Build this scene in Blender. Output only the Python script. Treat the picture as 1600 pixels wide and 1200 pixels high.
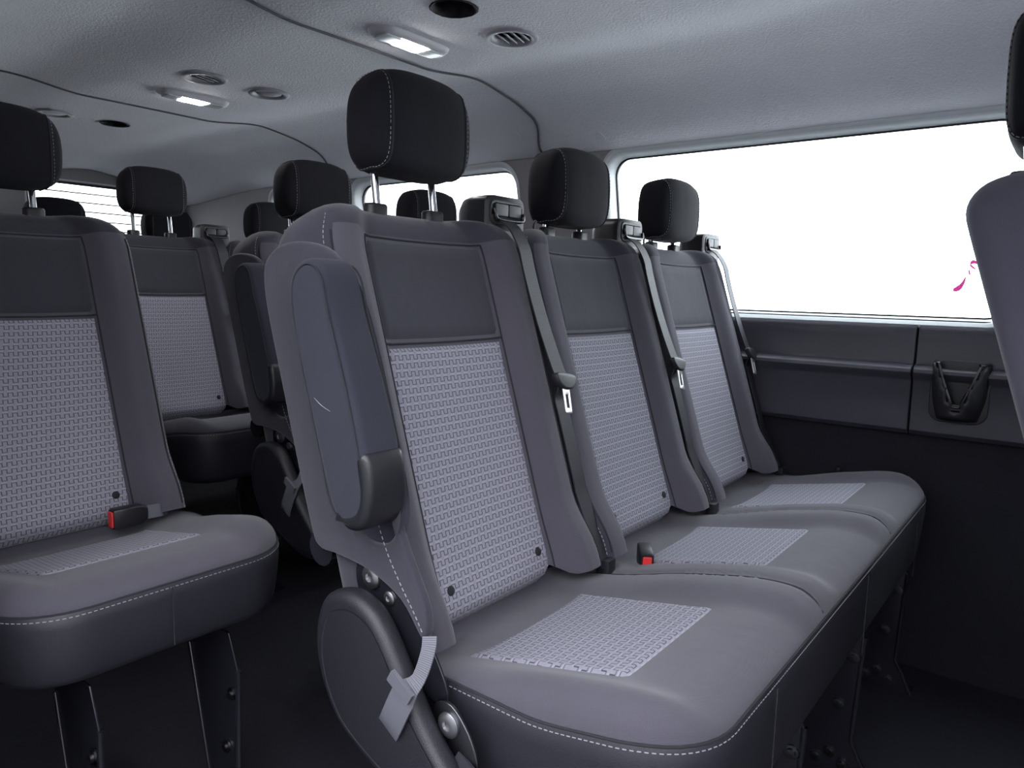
import bpy, bmesh, math, random
from math import sin, cos, pi, sqrt, radians
from mathutils import Vector, Matrix
random.seed(7)
for o in list(bpy.data.objects): bpy.data.objects.remove(o)
scene = bpy.context.scene
COL = scene.collection

# ------------------------------------------------------------------ camera
FPX, YAW, PITCH, ROLL = 1129.77, .6673, .1298, .0234
CAM_Z = .95
cd = bpy.data.cameras.new('camera'); cam = bpy.data.objects.new('camera', cd); COL.objects.link(cam)
fw = Vector((cos(YAW)*cos(PITCH), sin(YAW)*cos(PITCH), -sin(PITCH)))
rt = Vector((sin(YAW), -cos(YAW), 0)); up = rt.cross(fw)
rt, up = cos(ROLL)*rt+sin(ROLL)*up, -sin(ROLL)*rt+cos(ROLL)*up
cam.matrix_world = Matrix(((rt.x, up.x, -fw.x, 0), (rt.y, up.y, -fw.y, 0), (rt.z, up.z, -fw.z, CAM_Z), (0, 0, 0, 1)))
cd.sensor_fit = 'HORIZONTAL'; cd.sensor_width = 36; cd.lens = 36*FPX/1600; cd.clip_start = .02; cd.clip_end = 500
scene.camera = cam

# ------------------------------------------------------------------ world and exposure
w = bpy.data.worlds.new('overcast'); scene.world = w; w.use_nodes = True
bg = w.node_tree.nodes['Background']; bg.inputs[0].default_value = (.92, .945, 1.02, 1); bg.inputs[1].default_value = 5.0
scene.view_settings.view_transform = 'Standard'; scene.view_settings.look = 'None'
scene.view_settings.gamma = 1; scene.view_settings.use_curve_mapping = False
scene.view_settings.exposure = 0.90

# ------------------------------------------------------------------ node helpers
class NT:
    def __init__(s, name):
        s.m = bpy.data.materials.new(name); s.m.use_nodes = True
        s.t = s.m.node_tree; s.b = s.t.nodes['Principled BSDF']; s.out = s.t.nodes['Material Output']
    def n(s, typ, **kw):
        x = s.t.nodes.new(typ)
        for k, v in kw.items(): setattr(x, k, v)
        return x
    def set(s, node, idx, v):
        if hasattr(v, 'is_output') or isinstance(v, bpy.types.NodeSocket): s.t.links.new(v, node.inputs[idx])
        else: node.inputs[idx].default_value = v
    def math(s, op, a, b=0.0, c=None):
        x = s.n('ShaderNodeMath', operation=op); s.set(x, 0, a); s.set(x, 1, b)
        if c is not None: s.set(x, 2, c)
        return x.outputs[0]
    def mix(s, fac, a, b):
        x = s.n('ShaderNodeMix', data_type='RGBA'); s.set(x, 0, fac); s.set(x, 6, a); s.set(x, 7, b); return x.outputs[2]
    def noise(s, vec, scale, detail=2, rough=.5):
        x = s.n('ShaderNodeTexNoise'); s.set(x, 'Vector', vec); s.set(x, 'Scale', scale); s.set(x, 'Detail', detail); s.set(x, 'Roughness', rough)
        return x.outputs[0]
    def bump(s, h, strength, dist, normal=None):
        x = s.n('ShaderNodeBump'); s.set(x, 'Strength', strength); s.set(x, 'Distance', dist); s.set(x, 'Height', h)
        if normal is not None: s.set(x, 'Normal', normal)
        return x.outputs[0]
    def obj(s): return s.n('ShaderNodeTexCoord').outputs['Object']
    def p(s, name, v): s.set(s.b, name, v)
def c4(c): return (c[0], c[1], c[2], 1)
def sc(c, k): return (c[0]*k, c[1]*k, c[2]*k, 1)

def m_fabric(name, col, weave=900, var=.25, rough=.9, bump=.35, sheen=.16, twill=False):
    t = NT(name); o = t.obj()
    n1 = t.noise(o, weave, 2); n2 = t.noise(o, 14, 3)
    k = t.math('ADD', t.math('MULTIPLY', n1, .7), t.math('MULTIPLY', n2, .3))
    t.p('Base Color', t.mix(k, sc(col, 1-var), sc(col, 1+var)))
    t.p('Roughness', rough); t.p('Sheen Weight', sheen); t.p('Sheen Roughness', .5); t.p('Specular IOR Level', .2)
    h = n1
    if twill:
        wv = t.n('ShaderNodeTexWave', bands_direction='DIAGONAL'); t.set(wv, 'Vector', o); t.set(wv, 'Scale', 330); t.set(wv, 'Distortion', .6)
        h = t.math('ADD', t.math('MULTIPLY', wv.outputs['Fac'] if 'Fac' in wv.outputs else wv.outputs[1], .6), t.math('MULTIPLY', n1, .5))
    b1 = t.bump(h, bump, .0012)
    b2 = t.bump(t.noise(o, 9, 3), .25, .012, b1)
    t.p('Normal', b2); return t.m
def m_plain(name, col, rough=.5, metal=0, bump=0, bscale=600, spec=.5, coat=0, var=.1):
    t = NT(name); o = t.obj(); n1 = t.noise(o, bscale, 2)
    t.p('Base Color', t.mix(n1, sc(col, 1-var), sc(col, 1+var)))
    t.p('Roughness', rough); t.p('Metallic', metal); t.p('Specular IOR Level', spec); t.p('Coat Weight', coat)
    if bump: t.p('Normal', t.bump(n1, bump, .001))
    return t.m
def m_pattern(name, col, light, dark):
    """woven cloth: rows of a dark square-wave line with light dashes between, in metres on the UV map"""
    t = NT(name); uv = t.n('ShaderNodeUVMap').outputs[0]
    sx = t.n('ShaderNodeSeparateXYZ'); t.set(sx, 0, uv); u, v = sx.outputs[0], sx.outputs[1]
    P, H = .0158, .0127
    fine = t.noise(uv, 260, 2)
    vv = t.math('DIVIDE', v, H); row = t.math('FLOOR', vv); fv = t.math('FRACT', vv)
    uu = t.math('ADD', t.math('DIVIDE', u, P), t.math('MULTIPLY', row, .37))
    fu = t.math('FRACT', t.math('ADD', uu, 50.0))
    hi = t.math('LESS_THAN', fu, .5)                          # square wave
    lvl = t.math('ADD', t.math('MULTIPLY', hi, .54), .18)
    dv = t.math('ABSOLUTE', t.math('SUBTRACT', fv, lvl))
    horiz = t.math('LESS_THAN', dv, .055)
    e1 = t.math('LESS_THAN', t.math('ABSOLUTE', t.math('SUBTRACT', fu, .5)), .05)
    e2 = t.math('LESS_THAN', t.math('ABSOLUTE', t.math('SUBTRACT', t.math('ABSOLUTE', t.math('SUBTRACT', fu, .5)), .5)), .05)
    inr = t.math('LESS_THAN', t.math('ABSOLUTE', t.math('SUBTRACT', fv, .45)), .3)
    vert = t.math('MULTIPLY', t.math('MAXIMUM', e1, e2), inr)
    line = t.math('MAXIMUM', t.math('MULTIPLY', horiz, .75), vert)
    dash = t.math('MULTIPLY', t.math('GREATER_THAN', fv, .83), t.math('LESS_THAN', t.math('ABSOLUTE', t.math('SUBTRACT', fu, .25)), .3))
    base = t.mix(fine, sc(col, .8), sc(col, 1.2))
    base = t.mix(t.math('MULTIPLY', dash, .75), base, c4(light))
    base = t.mix(t.math('MULTIPLY', line, .9), base, c4(dark))
    t.p('Base Color', base); t.p('Roughness', .85); t.p('Sheen Weight', .05); t.p('Specular IOR Level', .2)
    hgt = t.math('ADD', t.math('SUBTRACT', t.math('MULTIPLY', dash, .5), line), t.math('MULTIPLY', fine, .4))
    t.p('Normal', t.bump(hgt, .5, .0012)); return t.m
def m_glass(name, tint=(.95, .985, .98)):
    t = NT(name); t.t.nodes.remove(t.b)
    tr = t.n('ShaderNodeBsdfTransparent'); tr.inputs[0].default_value = c4(tint)
    gl = t.n('ShaderNodeBsdfGlossy'); gl.inputs['Roughness'].default_value = .02
    lw = t.n('ShaderNodeLayerWeight'); lw.inputs[0].default_value = .5
    fr = t.n('ShaderNodeMath', operation='MULTIPLY_ADD'); t.set(fr, 0, t.math('POWER', lw.outputs['Facing'], 4.0)); fr.inputs[1].default_value = .45; fr.inputs[2].default_value = .03
    mx = t.n('ShaderNodeMixShader'); t.set(mx, 0, fr.outputs[0]); t.t.links.new(tr.outputs[0], mx.inputs[1]); t.t.links.new(gl.outputs[0], mx.inputs[2])
    t.t.links.new(mx.outputs[0], t.out.inputs[0]); return t.m
def m_ink(name, col):
    """thin film of marker ink on glass: tints the daylight that passes through it (front and back face)"""
    t = NT(name); t.t.nodes.remove(t.b); tr = t.n('ShaderNodeBsdfTransparent'); tr.inputs[0].default_value = c4(col)
    t.t.links.new(tr.outputs[0], t.out.inputs[0]); return t.m
def m_emit(name, col, s):
    t = NT(name); t.p('Base Color', c4(col)); t.p('Emission Color', c4(col)); t.p('Emission Strength', s); return t.m
def m_webbing(name, col):
    t = NT(name); uv = t.n('ShaderNodeUVMap').outputs[0]
    sx = t.n('ShaderNodeSeparateXYZ'); t.set(sx, 0, uv)
    f = t.math('FRACT', t.math('DIVIDE', sx.outputs[1], .0024))
    r = t.math('ABSOLUTE', t.math('SUBTRACT', f, .5))
    t.p('Base Color', t.mix(t.math('MULTIPLY', r, 2.0), sc(col, .6), sc(col, 1.4))); t.p('Roughness', .6); t.p('Specular IOR Level', .3)
    t.p('Normal', t.bump(r, .4, .0008)); return t.m
def m_headliner(name, col):
    t = NT(name); o = t.obj()
    n1 = t.noise(o, 170, 3, .6); n2 = t.noise(o, 5, 3)
    t.p('Base Color', t.mix(t.math('ADD', t.math('MULTIPLY', n1, .6), t.math('MULTIPLY', n2, .4)), sc(col, .86), sc(col, 1.12)))
    t.p('Roughness', .9); t.p('Specular IOR Level', .15); t.p('Sheen Weight', .1)
    t.p('Normal', t.bump(n1, .6, .004)); return t.m

M = {}
M['pattern'] = m_pattern('woven_pattern_cloth', (.225, .219, .258), (.30, .295, .335), (.038, .038, .052))
M['bolster'] = m_fabric('bolster_cloth', (.064, .060, .075), twill=True)
M['panel'] = m_fabric('head_panel_cloth', (.033, .033, .042), var=.2)
M['side'] = m_fabric('side_cloth', (.032, .031, .042), var=.3)
M['door_lit_cloth'] = m_fabric('door_lit_seat_cloth', (.070, .067, .090), var=.2)  # side cloth made lighter: light from the door put into the colour
M['rest'] = m_fabric('headrest_cloth', (.0082, .0082, .0115), var=.3, sheen=.03)
M['skirt'] = m_plain('skirt_vinyl', (.016, .0155, .022), .5, bump=.5, bscale=900, spec=.45, var=.2)
M['arm'] = m_fabric('armrest_cloth', (.023, .024, .034), var=.25, sheen=.05)
M['black'] = m_plain('black_plastic', (.009, .009, .0115), .42, bump=.25, bscale=700)
M['cover'] = m_plain('cover_plastic', (.010, .010, .014), .48, bump=.5, bscale=900)
M['frame'] = m_plain('black_painted_steel', (.010, .010, .014), .25, spec=.6)
M['chrome'] = m_plain('chrome', (.82, .84, .86), .12, metal=1, var=.02)
M['steel'] = m_plain('zinc_steel', (.32, .32, .33), .38, metal=1)
M['boltsteel'] = m_plain('dark_bolt_steel', (.10, .10, .11), .35, metal=1)
M['jointshade'] = m_plain('joint_shade', (.09, .09, .10), .8)  # dark colour for the shadow line in the headliner joints
M['tongue'] = m_plain('latch_steel', (.75, .74, .72), .28, metal=.9)
M['belt'] = m_webbing('belt_webbing', (.016, .0155, .021))
M['strap'] = m_webbing('grey_strap', (.10, .10, .118))
M['red'] = m_plain('red_button', (.6, .03, .03), .4)
M['dark'] = m_plain('dark_void', (.006, .006, .008), .8)
M['seam'] = m_plain('seam_thread', (.012, .012, .016), .9)
M['stitch'] = m_plain('stitch_thread', (.27, .26, .29), .8)
M['headliner'] = m_headliner('headliner_cloth', (.76, .76, .80))
M['pillar'] = m_plain('pillar_trim', (.30, .29, .30), .75, bump=.3, bscale=400)
M['surround'] = m_plain('window_surround', (.62, .65, .66), .55)
M['trim'] = m_plain('wall_trim_plastic', (.044, .042, .056), .36, bump=.45, bscale=700, var=.2)
M['carpet'] = m_fabric('wall_carpet', (.014, .014, .019), weave=500, bump=.7, sheen=.05)
M['floor'] = m_fabric('floor_vinyl', (.011, .011, .016), weave=300, bump=.4, rough=.7, sheen=.0)
M['shell'] = m_plain('van_outer_shell', (.35, .35, .37), .6)
M['seal'] = m_plain('window_seal', (.01, .01, .012), .6)
M['glass'] = m_glass('window_glass')
M['privacy'] = m_glass('privacy_glass', (.80, .82, .82))
M['vent'] = m_plain('vent_plastic', (.33, .33, .36), .45)
M['ventdark'] = m_plain('vent_plastic_dark', (.20, .20, .22), .5)
M['lampbody'] = m_plain('lamp_plastic', (.50, .49, .52), .45)
M['lens'] = m_plain('lamp_lens_clear', (.62, .68, .68), .2)
M['lit'] = m_emit('lamp_lit', (1, .97, .98), 90)
M['pink'] = m_ink('pink_ink_film', (.30, .085, .19))
M['concrete'] = m_plain('pale_concrete', (.78, .78, .77), .9, bump=.3, bscale=30)
M['blocker'] = m_plain('grey_light_blocker', (.22, .22, .23), .9, bump=.3, bscale=40)  # grey of the unseen wall added as a light blocker
M['asphalt'] = m_plain('asphalt', (.06, .06, .065), .9, bump=.5, bscale=200)  # dark surface of the added strip that cuts ground bounce
M['heater'] = m_plain('heater_line', (.12, .12, .11), .6)

# ------------------------------------------------------------------ mesh helpers
class MB:
    def __init__(s): s.v = []; s.f = []; s.mi = []; s.uv = {}
    def add(s, vs, fs, mi=0, uvs=None):
        b = len(s.v); s.v += [tuple(p) for p in vs]
        for f in fs: s.f.append(tuple(i+b for i in f)); s.mi.append(mi)
        if uvs:
            for i, q in enumerate(uvs): s.uv[b+i] = q
        return s
    def box(s, x0, x1, y0, y1, z0, z1, mi=0):
        vs = [(x, y, z) for x in (x0, x1) for y in (y0, y1) for z in (z0, z1)]
        return s.add(vs, [(0, 1, 3, 2), (4, 6, 7, 5), (0, 4, 5, 1), (2, 3, 7, 6), (0, 2, 6, 4), (1, 5, 7, 3)], mi)
    def rings(s, R, closed=True, cap0=False, cap1=False, mi=0, uvs=None):
        n = len(R[0]); vs = [p for r in R for p in r]; fs = []
        for i in range(len(R)-1):
            for j in range(n if closed else n-1):
                k = (j+1) % n; fs.append((i*n+j, i*n+k, (i+1)*n+k, (i+1)*n+j))
        if cap0: fs.append(tuple(range(n-1, -1, -1)))
        if cap1: fs.append(tuple((len(R)-1)*n+j for j in range(n)))
        return s.add(vs, fs, mi, uvs)
    def tube(s, path, r, n=8, mi=0, caps=True):
        P = [Vector(p) for p in path]; R = []
        ref = None
        for i, p in enumerate(P):
            d = (P[min(i+1, len(P)-1)]-P[max(i-1, 0)]).normalized()
            if ref is None: ref = d.orthogonal().normalized()
            a = (ref-d*ref.dot(d)).normalized(); ref = a; b = d.cross(a)
            rr = r[i] if isinstance(r, (list, tuple)) else r
            R.append([tuple(p+a*rr*cos(2*pi*k/n)+b*rr*sin(2*pi*k/n)) for k in range(n)])
        return s.rings(R, True, caps, caps, mi)
    def lathe(s, prof, org=(0, 0, 0), ax='Z', n=24, mi=0):
        R = []
        for (r, h) in prof:
            ring = []
            for k in range(n):
                a = 2*pi*k/n; x, y, z = r*cos(a), r*sin(a), h
                if ax == 'X': x, y, z = h, r*cos(a), r*sin(a)
                if ax == 'Y': x, y, z = r*sin(a), h, r*cos(a)
                ring.append((org[0]+x, org[1]+y, org[2]+z))
            R.append(ring)
        return s.rings(R, True, True, True, mi)
    def ribbon(s, path, wdir, width, th=.0012, mi=0):
        """strap: path points, width direction(s), uv in metres"""
        P = [Vector(p) for p in path]; vs = []; uvs = []; L = 0; fs = []
        for i, p in enumerate(P):
            d = (P[min(i+1, len(P)-1)]-P[max(i-1, 0)]).normalized()
            wv = Vector(wdir[i] if isinstance(wdir, list) else wdir); wv = (wv-d*wv.dot(d)).normalized(); nn = d.cross(wv)
            ww = width[i] if isinstance(width, list) else width
            if i: L += (p-P[i-1]).length
            for (a, b) in ((-1, -1), (1, -1), (1, 1), (-1, 1)):
                vs.append(tuple(p+wv*a*ww/2+nn*b*th)); uvs.append(((a*ww/2), L))
        for i in range(len(P)-1):
            for j in range(4):
                k = (j+1) % 4; fs.append((i*4+j, i*4+k, i*4+4+k, i*4+4+j))
        fs.append((3, 2, 1, 0)); e = 4*(len(P)-1); fs.append((e, e+1, e+2, e+3))
        return s.add(vs, fs, mi, uvs)
    def stitches(s, path, dash=.0045, gap=.0032, r=.0006, mi=0):
        P = [Vector(p) for p in path]; acc = 0; on = True; cur = P[0]; need = dash; start = P[0]
        for i in range(len(P)-1):
            a, b = P[i], P[i+1]; L = (b-a).length; pos = 0
            if L < 1e-7: continue
            while pos+need < L:
                pos += need; q = a+(b-a)*(pos/L)
                if on: s.tube([start, q], r, 4, mi)
                start = q; on = not on; need = dash if on else gap
            need -= (L-pos)
        return s
    def plate(s, outlines, th, bev=0.0, fn=None, mi=0, res=2):
        """flat outline(s), later ones are holes; extruded th along local z, fn maps (a,b,c)->xyz"""
        cu = bpy.data.curves.new('tmp', 'CURVE'); cu.dimensions = '2D'; cu.fill_mode = 'BOTH'
        cu.extrude = max(th/2-bev, 0); cu.bevel_depth = bev; cu.bevel_resolution = res; cu.offset = -bev
        for ol in outlines:
            sp = cu.splines.new('POLY'); sp.points.add(len(ol)-1); sp.use_cyclic_u = True
            for p, q in zip(sp.points, ol): p.co = (q[0], q[1], 0, 1)
        ob = bpy.data.objects.new('tmp', cu); me = bpy.data.meshes.new_from_object(ob)
        vs = [tuple(v.co) for v in me.vertices]; fs = [tuple(p.vertices) for p in me.polygons]
        bpy.data.objects.remove(ob); bpy.data.curves.remove(cu); bpy.data.meshes.remove(me)
        return s.add([fn(*v) for v in vs] if fn else vs, fs, mi)
    def mesh(s, name, mats, smooth=40, merge=True):
        me = bpy.data.meshes.new(name); me.from_pydata(s.v, [], s.f)
        if s.uv:
            ul = me.uv_layers.new(name='UVMap')
            for lp in me.loops: ul.data[lp.index].uv = s.uv.get(lp.vertex_index, (0, 0))
        for k in (mats if isinstance(mats, list) else [mats]): me.materials.append(M[k])
        for p, i in zip(me.polygons, s.mi): p.material_index = i
        bm = bmesh.new(); bm.from_mesh(me)
        if merge: bmesh.ops.remove_doubles(bm, verts=bm.verts, dist=1e-6)
        bmesh.ops.recalc_face_normals(bm, faces=bm.faces); bm.to_mesh(me); bm.free()
        if smooth:
            for p in me.polygons: p.use_smooth = True
            me.set_sharp_from_angle(angle=radians(smooth))
        me.update(); return me
def link(name, me, parent=None, loc=(0, 0, 0), rot=None):
    o = bpy.data.objects.new(name, me); COL.objects.link(o); o.location = loc
    if name in ('seam', 'stitching'): o['kind'] = 'stuff'
    if rot: o.rotation_euler = rot
    if parent: o.parent = parent
    return o
def tag(o, label, cat, group=None):
    o['label'] = label; o['category'] = cat
    if group: o['group'] = group
    return o
def struct(o, label=None):
    o['kind'] = 'structure'
    if label: o['label'] = label
    return o
def thing(name, label, cat, loc, group=None):
    return tag(link(name, None, None, loc), label, cat, group)
def cat_closed(pts, n=6):
    out = []; N = len(pts)
    for i in range(N):
        p0, p1, p2, p3 = [pts[(i+k-1) % N] for k in range(4)]
        for j in range(n):
            t = j/n
            out.append(tuple(.5*((2*p1[d])+(-p0[d]+p2[d])*t+(2*p0[d]-5*p1[d]+4*p2[d]-p3[d])*t*t+(-p0[d]+3*p1[d]-3*p2[d]+p3[d])*t**3) for d in range(len(p1))))
    return out
def cat_open(pts, n=6):
    P = [pts[0]]+list(pts)+[pts[-1]]; out = []
    for i in range(1, len(P)-2):
        p0, p1, p2, p3 = P[i-1], P[i], P[i+1], P[i+2]
        for j in range(n):
            t = j/n
            out.append(tuple(.5*((2*p1[d])+(-p0[d]+p2[d])*t+(2*p0[d]-5*p1[d]+4*p2[d]-p3[d])*t*t+(-p0[d]+3*p1[d]-3*p2[d]+p3[d])*t**3) for d in range(len(p1))))
    out.append(tuple(pts[-1])); return out
def rrect(x0, x1, y0, y1, r, n=6, sx=1, sy=1):
    """rounded rectangle, sx / sy points along the straight sides"""
    out = []
    def side(a, b, k): return [(a[0]+(b[0]-a[0])*i/k, a[1]+(b[1]-a[1])*i/k) for i in range(k)]
    def arc(cx, cy, a0): return [(cx+r*cos(a0+pi/2*i/n), cy+r*sin(a0+pi/2*i/n)) for i in range(n)]
    out += side((x0+r, y0), (x1-r, y0), sx); out += arc(x1-r, y0+r, -pi/2)
    out += side((x1, y0+r), (x1, y1-r), sy); out += arc(x1-r, y1-r, 0)
    out += side((x1-r, y1), (x0+r, y1), sx); out += arc(x0+r, y1-r, pi/2)
    out += side((x0, y1-r), (x0, y0+r), sy); out += arc(x0+r, y0+r, pi)
    return out
def sst(a, b, x):
    t = min(1, max(0, (x-a)/(b-a))); return t*t*(3-2*t)
def circle(cx, cy, r, n=20): return [(cx+r*cos(2*pi*i/n), cy+r*sin(2*pi*i/n)) for i in range(n)]
LIN = lambda n, a, b: [a+(b-a)*i/(n-1) for i in range(n)]

# ------------------------------------------------------------------ the van shell
XC = 1.12                                       # centre line of the van
XR, XL = 2.047, .193                            # side walls at sill height
YB = 3.75                                       # rear doors
def lean(z): return 0 if z < .89 else (z-.89)*.20
def ground():
    mb = MB().box(-60, 60, -60, 60, -.62, -.55); return struct(link('ground', mb.mesh('ground', 'concrete', 0)), 'pale concrete ground outside the van')
ground()
mb = MB().box(-1.8, 5.5, -9, 11, -.56, -.535)  # dark strip added to cut light bouncing up onto the ceiling
struct(link('bounce_blocker', mb.mesh('bounce_blocker', 'asphalt', 0)), 'dark asphalt strip added under and beside the van to cut ground bounce')
mb = MB().box(-2.0, -1.8, -7, 9, -.55, 1.9)  # unseen wall added to block light on the door side
struct(link('wall_blocker', mb.mesh('wall_blocker', 'blocker', 0)), 'unseen grey wall added to dim light through the open door')
mb = MB().box(XL-.03, XR+.03, -1.7, YB+.04, -.06, 0)
struct(link('floor', mb.mesh('floor', 'floor', 0)), 'black vinyl van floor')

def wall_side(name, X, sgn, wins, ydoor=None, label=''):
    """side wall: lower carpet, trim, window band with rounded openings; sgn +1 = wall towards +x"""
    ya, yb = (-1.7, YB) if ydoor is None else ydoor if isinstance(ydoor, tuple) else (ydoor, YB)
    fx = lambda z: X-sgn*lean(z)
    mb = MB(); mb.plate([[(ya, 0), (yb, 0), (yb, .9), (ya, .9)]], .03, 0, lambda a, b, c: (X+sgn*(.02+c), a, b))
    root = struct(link(name, mb.mesh(name, 'carpet', 30)), label)
    band = MB(); outl = [[(ya, .885), (yb, .885), (yb, 1.47), (ya, 1.47)]]+[rrect(*wn[:4], wn[4] if len(wn) > 4 else .075) for wn in wins]
    band.plate(outl, .012, 0, lambda a, b, c: (fx(b)+sgn*(.006+c), a, b))
    link('pillar_trim', band.mesh('pillar_trim', 'pillar', 30), root)
    sh = MB().plate([outl[0]]+[rrect(q[0]+.012, q[1]-.012, q[2]+.012, q[3]-.012, (q[4] if len(q) > 4 else .075)-.007) for q in wins], .012, 0, lambda a, b, c: (fx(b)+sgn*(.05+c), a, b))
    link('outer_skin', sh.mesh('outer_skin', 'shell', 30), root)
    for i, q in enumerate(wins):
        rq = q[4] if len(q) > 4 else .075
        R = []
        for d, off in ((-.014, -.002), (-.006, -.005), (.002, .002), (.006, .010), (.012, .044)):
            R.append([(fx(b)+sgn*off, a, b) for a, b in rrect(q[0]+d, q[1]-d, q[2]+d, q[3]-d, rq-d*.6, 8, 6, 4)])
        s = MB().rings(R); sr = link('window_surround', s.mesh('window_surround', 'surround', 50), root)
        e = MB().plate([rrect(q[0]+.006, q[1]-.006, q[2]+.006, q[3]-.006, rq-.005), rrect(q[0]+.0155, q[1]-.0155, q[2]+.0155, q[3]-.0155, rq-.009)], .006, 0, lambda a, b, c: (fx(b)+sgn*(.043+c), a, b))
        link('window_seal', e.mesh('window_seal', 'seal', 0), sr)
        g = MB().plate([rrect(q[0]+.008, q[1]-.008, q[2]+.008, q[3]-.008, rq-.005)], .004, 0, lambda a, b, c: (fx(b)+sgn*(.050+c), a, b))
        link('window_pane', g.mesh('window_pane', 'privacy' if q[0] > 1.3 else 'glass', 0), root)
    return root
ZW0, ZW1 = .893, 1.366
wall_r = wall_side('wall_right', XR, 1, [(.128, 1.20, ZW0, ZW1, .06), (1.55, 2.40, ZW0, ZW1), (2.52, 2.98, ZW0, ZW1), (-1.0, -.12, ZW0, ZW1)], None, 'side wall with long window above dark plastic trim')
wall_l = wall_side('wall_left', XL, -1, [], .93, 'wall beside the door opening')
wall_l2 = wall_side('wall_left', XL, -1, [(-1.25, -.75, ZW0, ZW1)], (-1.7, -.62), 'front door beside the door opening')

# trim panels of the right wall: profile swept along y, two lengths meeting at a seam
prof = [(XR+.012, .888), (XR-.004, .886), (XR-.013, .876), (XR-.016, .855), (XR-.014, .80), (XR-.018, .790), (XR-.034, .785), (XR-.044, .779), (XR-.047, .771), (XR-.042, .762), (XR-.034, .755),
        (XR-.028, .745), (XR-.026, .66), (XR-.024, .625), (XR-.012, .613), (XR+.006, .611)]
def trim_len(y0, y1):
    b = MB(); R = []
    for y, d in ((y0, .006), (y0+.002, 0), (y1-.002, 0), (y1, .006)): R.append([(x+d, y, z) for x, z in prof])
    b.rings(R, False); return link('trim_panel', b.mesh('trim_panel', 'trim', 35), wall_r)
trim_len(.326, 3.6); trim_len(-1.6, .3235)
b = MB().lathe([(.0, .016), (.006, .015), (.008, .010), (.008, 0)][::-1], (XR-.012, .55, .49), 'X', 12)
b = MB(); b.lathe([(.008, 0), (.008, -.006), (.005, -.010), (.0005, -.011)], (XR+.006, .485, .49), 'X', 14)
link('trim_clip', b.mesh('trim_clip', 'black'), wall_r)
# cup holder: half bowl with an open V front and a drain lip
cup = link('cup_holder', None, wall_r)
b = MB(); R = []
cy, cz0, cz1 = .222, .665, .800
for i in range(13):
    z = cz1-(cz1-cz0)*i/12; t = i/12
    hw = .056*(1-.12*t-.6*max(0, t-.55)**1.4); dp = .060*(1-.10*t-.55*max(0, t-.6)**1.3)
    R.append([(XR-.018-dp*sin(pi*k/16)**.6, cy-hw*cos(pi*k/16), z) for k in range(17)])
# open V slot in the front of the bowl: cut between k limits that narrow downwards
vs = [p for r in R for p in r]; fs = []
for i in range(12):
    half = max(0, 4.6-i*.42) if i < 10 else 0
    for k in range(16):
        if abs(k+.5-8) < half: continue
        fs.append((i*17+k, i*17+k+1, (i+1)*17+k+1, (i+1)*17+k))
b.add(vs, fs)
me = b.mesh('cup_holder', 'black', 60)
bpy.data.objects.remove(cup); cup = link('cup_holder', me, wall_r); cup['label'] = 'black plastic cup holder with V-shaped open front'
sm = cup.modifiers.new('th', 'SOLIDIFY'); sm.thickness = .005; sm.offset = 1
b = MB(); edge = []
for i in range(10):
    half = max(.5, 4.6-i*.42); z = cz1-(cz1-cz0)*i/12; t = i/12
    hw = .056*(1-.12*t-.6*max(0, t-.55)**1.4); dp = .060*(1-.10*t-.55*max(0, t-.6)**1.3)
    edge.append([(XR-.019-dp*sin(pi*kk/16)**.6, cy-hw*cos(pi*kk/16), z) for kk in (8-half, 8+half)])
b.tube(cat_open([e[0] for e in edge]+[e[1] for e in edge[::-1]], 3), .004, 8)
b.tube([(XR-.018-.060*sin(pi*k/16)**.6, cy-.056*cos(pi*k/16), cz1) for k in range(0, 5)], .004, 8)
b.tube([(XR-.018-.060*sin(pi*k/16)**.6, cy-.056*cos(pi*k/16), cz1) for k in range(12, 17)], .004, 8)
link('rim', b.mesh('rim', 'frame', 60), cup)
b = MB(); b.plate([rrect(cy-.012, cy+.012, .690, .704, .003)], .006, .001, lambda a, bb, c: (XR-.070+c, a, bb)); link('drain_lip', b.mesh('drain_lip', 'cover'), cup)
b = MB(); b.plate([rrect(cy-.062, cy+.062, .655, .806, .03)], .006, .002, lambda a, bb, c: (XR-.030+c, a, bb)); link('back_plate', b.mesh('back_plate', 'black'), cup)

# rear doors
b = MB(); fxz = lambda a, bb, c: (a, YB+.01+c, bb)
RW = [(1.235, 1.86, .95, 1.400), (.38, 1.005, .95, 1.400)]
b.plate([[(XL, 0), (XR, 0), (XR, .89), (XR-.10, 1.50), (XL+.10, 1.50), (XL, .89)]]+[rrect(*q, .06) for q in RW], .02, 0, fxz)
wb = struct(link('wall_back', b.mesh('wall_back', 'pillar', 30)), 'rear doors with heated windows')
for q in RW:
    R = []
    for d, off in ((-.006, -.003), (0, -.006), (.008, .004), (.012, .03)):
        R.append([(a, YB+off, z) for a, z in rrect(q[0]+d, q[1]-d, q[2]+d, q[3]-d, .06-d*.5, 8, 4, 4)])
    sr = link('window_surround', MB().rings(R).mesh('rear_surround', 'surround', 50), wb)
    e = MB().plate([rrect(q[0]-.002, q[1]+.002, q[2]-.002, q[3]+.002, .06), rrect(q[0]+.014, q[1]-.014, q[2]+.014, q[3]-.014, .05)], .008, .001, lambda a, bb, c: (a, YB+.002+c, bb))
    link('window_seal', e.mesh('rear_seal', 'seal', 0), sr)
    g = MB().plate([rrect(q[0]+.008, q[1]-.008, q[2]+.008, q[3]-.008, .05)], .004, 0, lambda a, bb, c: (a, YB+.026+c, bb)); pn = link('window_pane', g.mesh('rear_pane', 'privacy', 0), wb)
    for k in range(10):
        z = q[3]-.05-k*.042
        link('heater_line', MB().box(q[0]+.02, q[1]-.02, YB+.0225, YB+.0235, z, z+.006).mesh('heater_line', 'heater', 0), pn)
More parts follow.
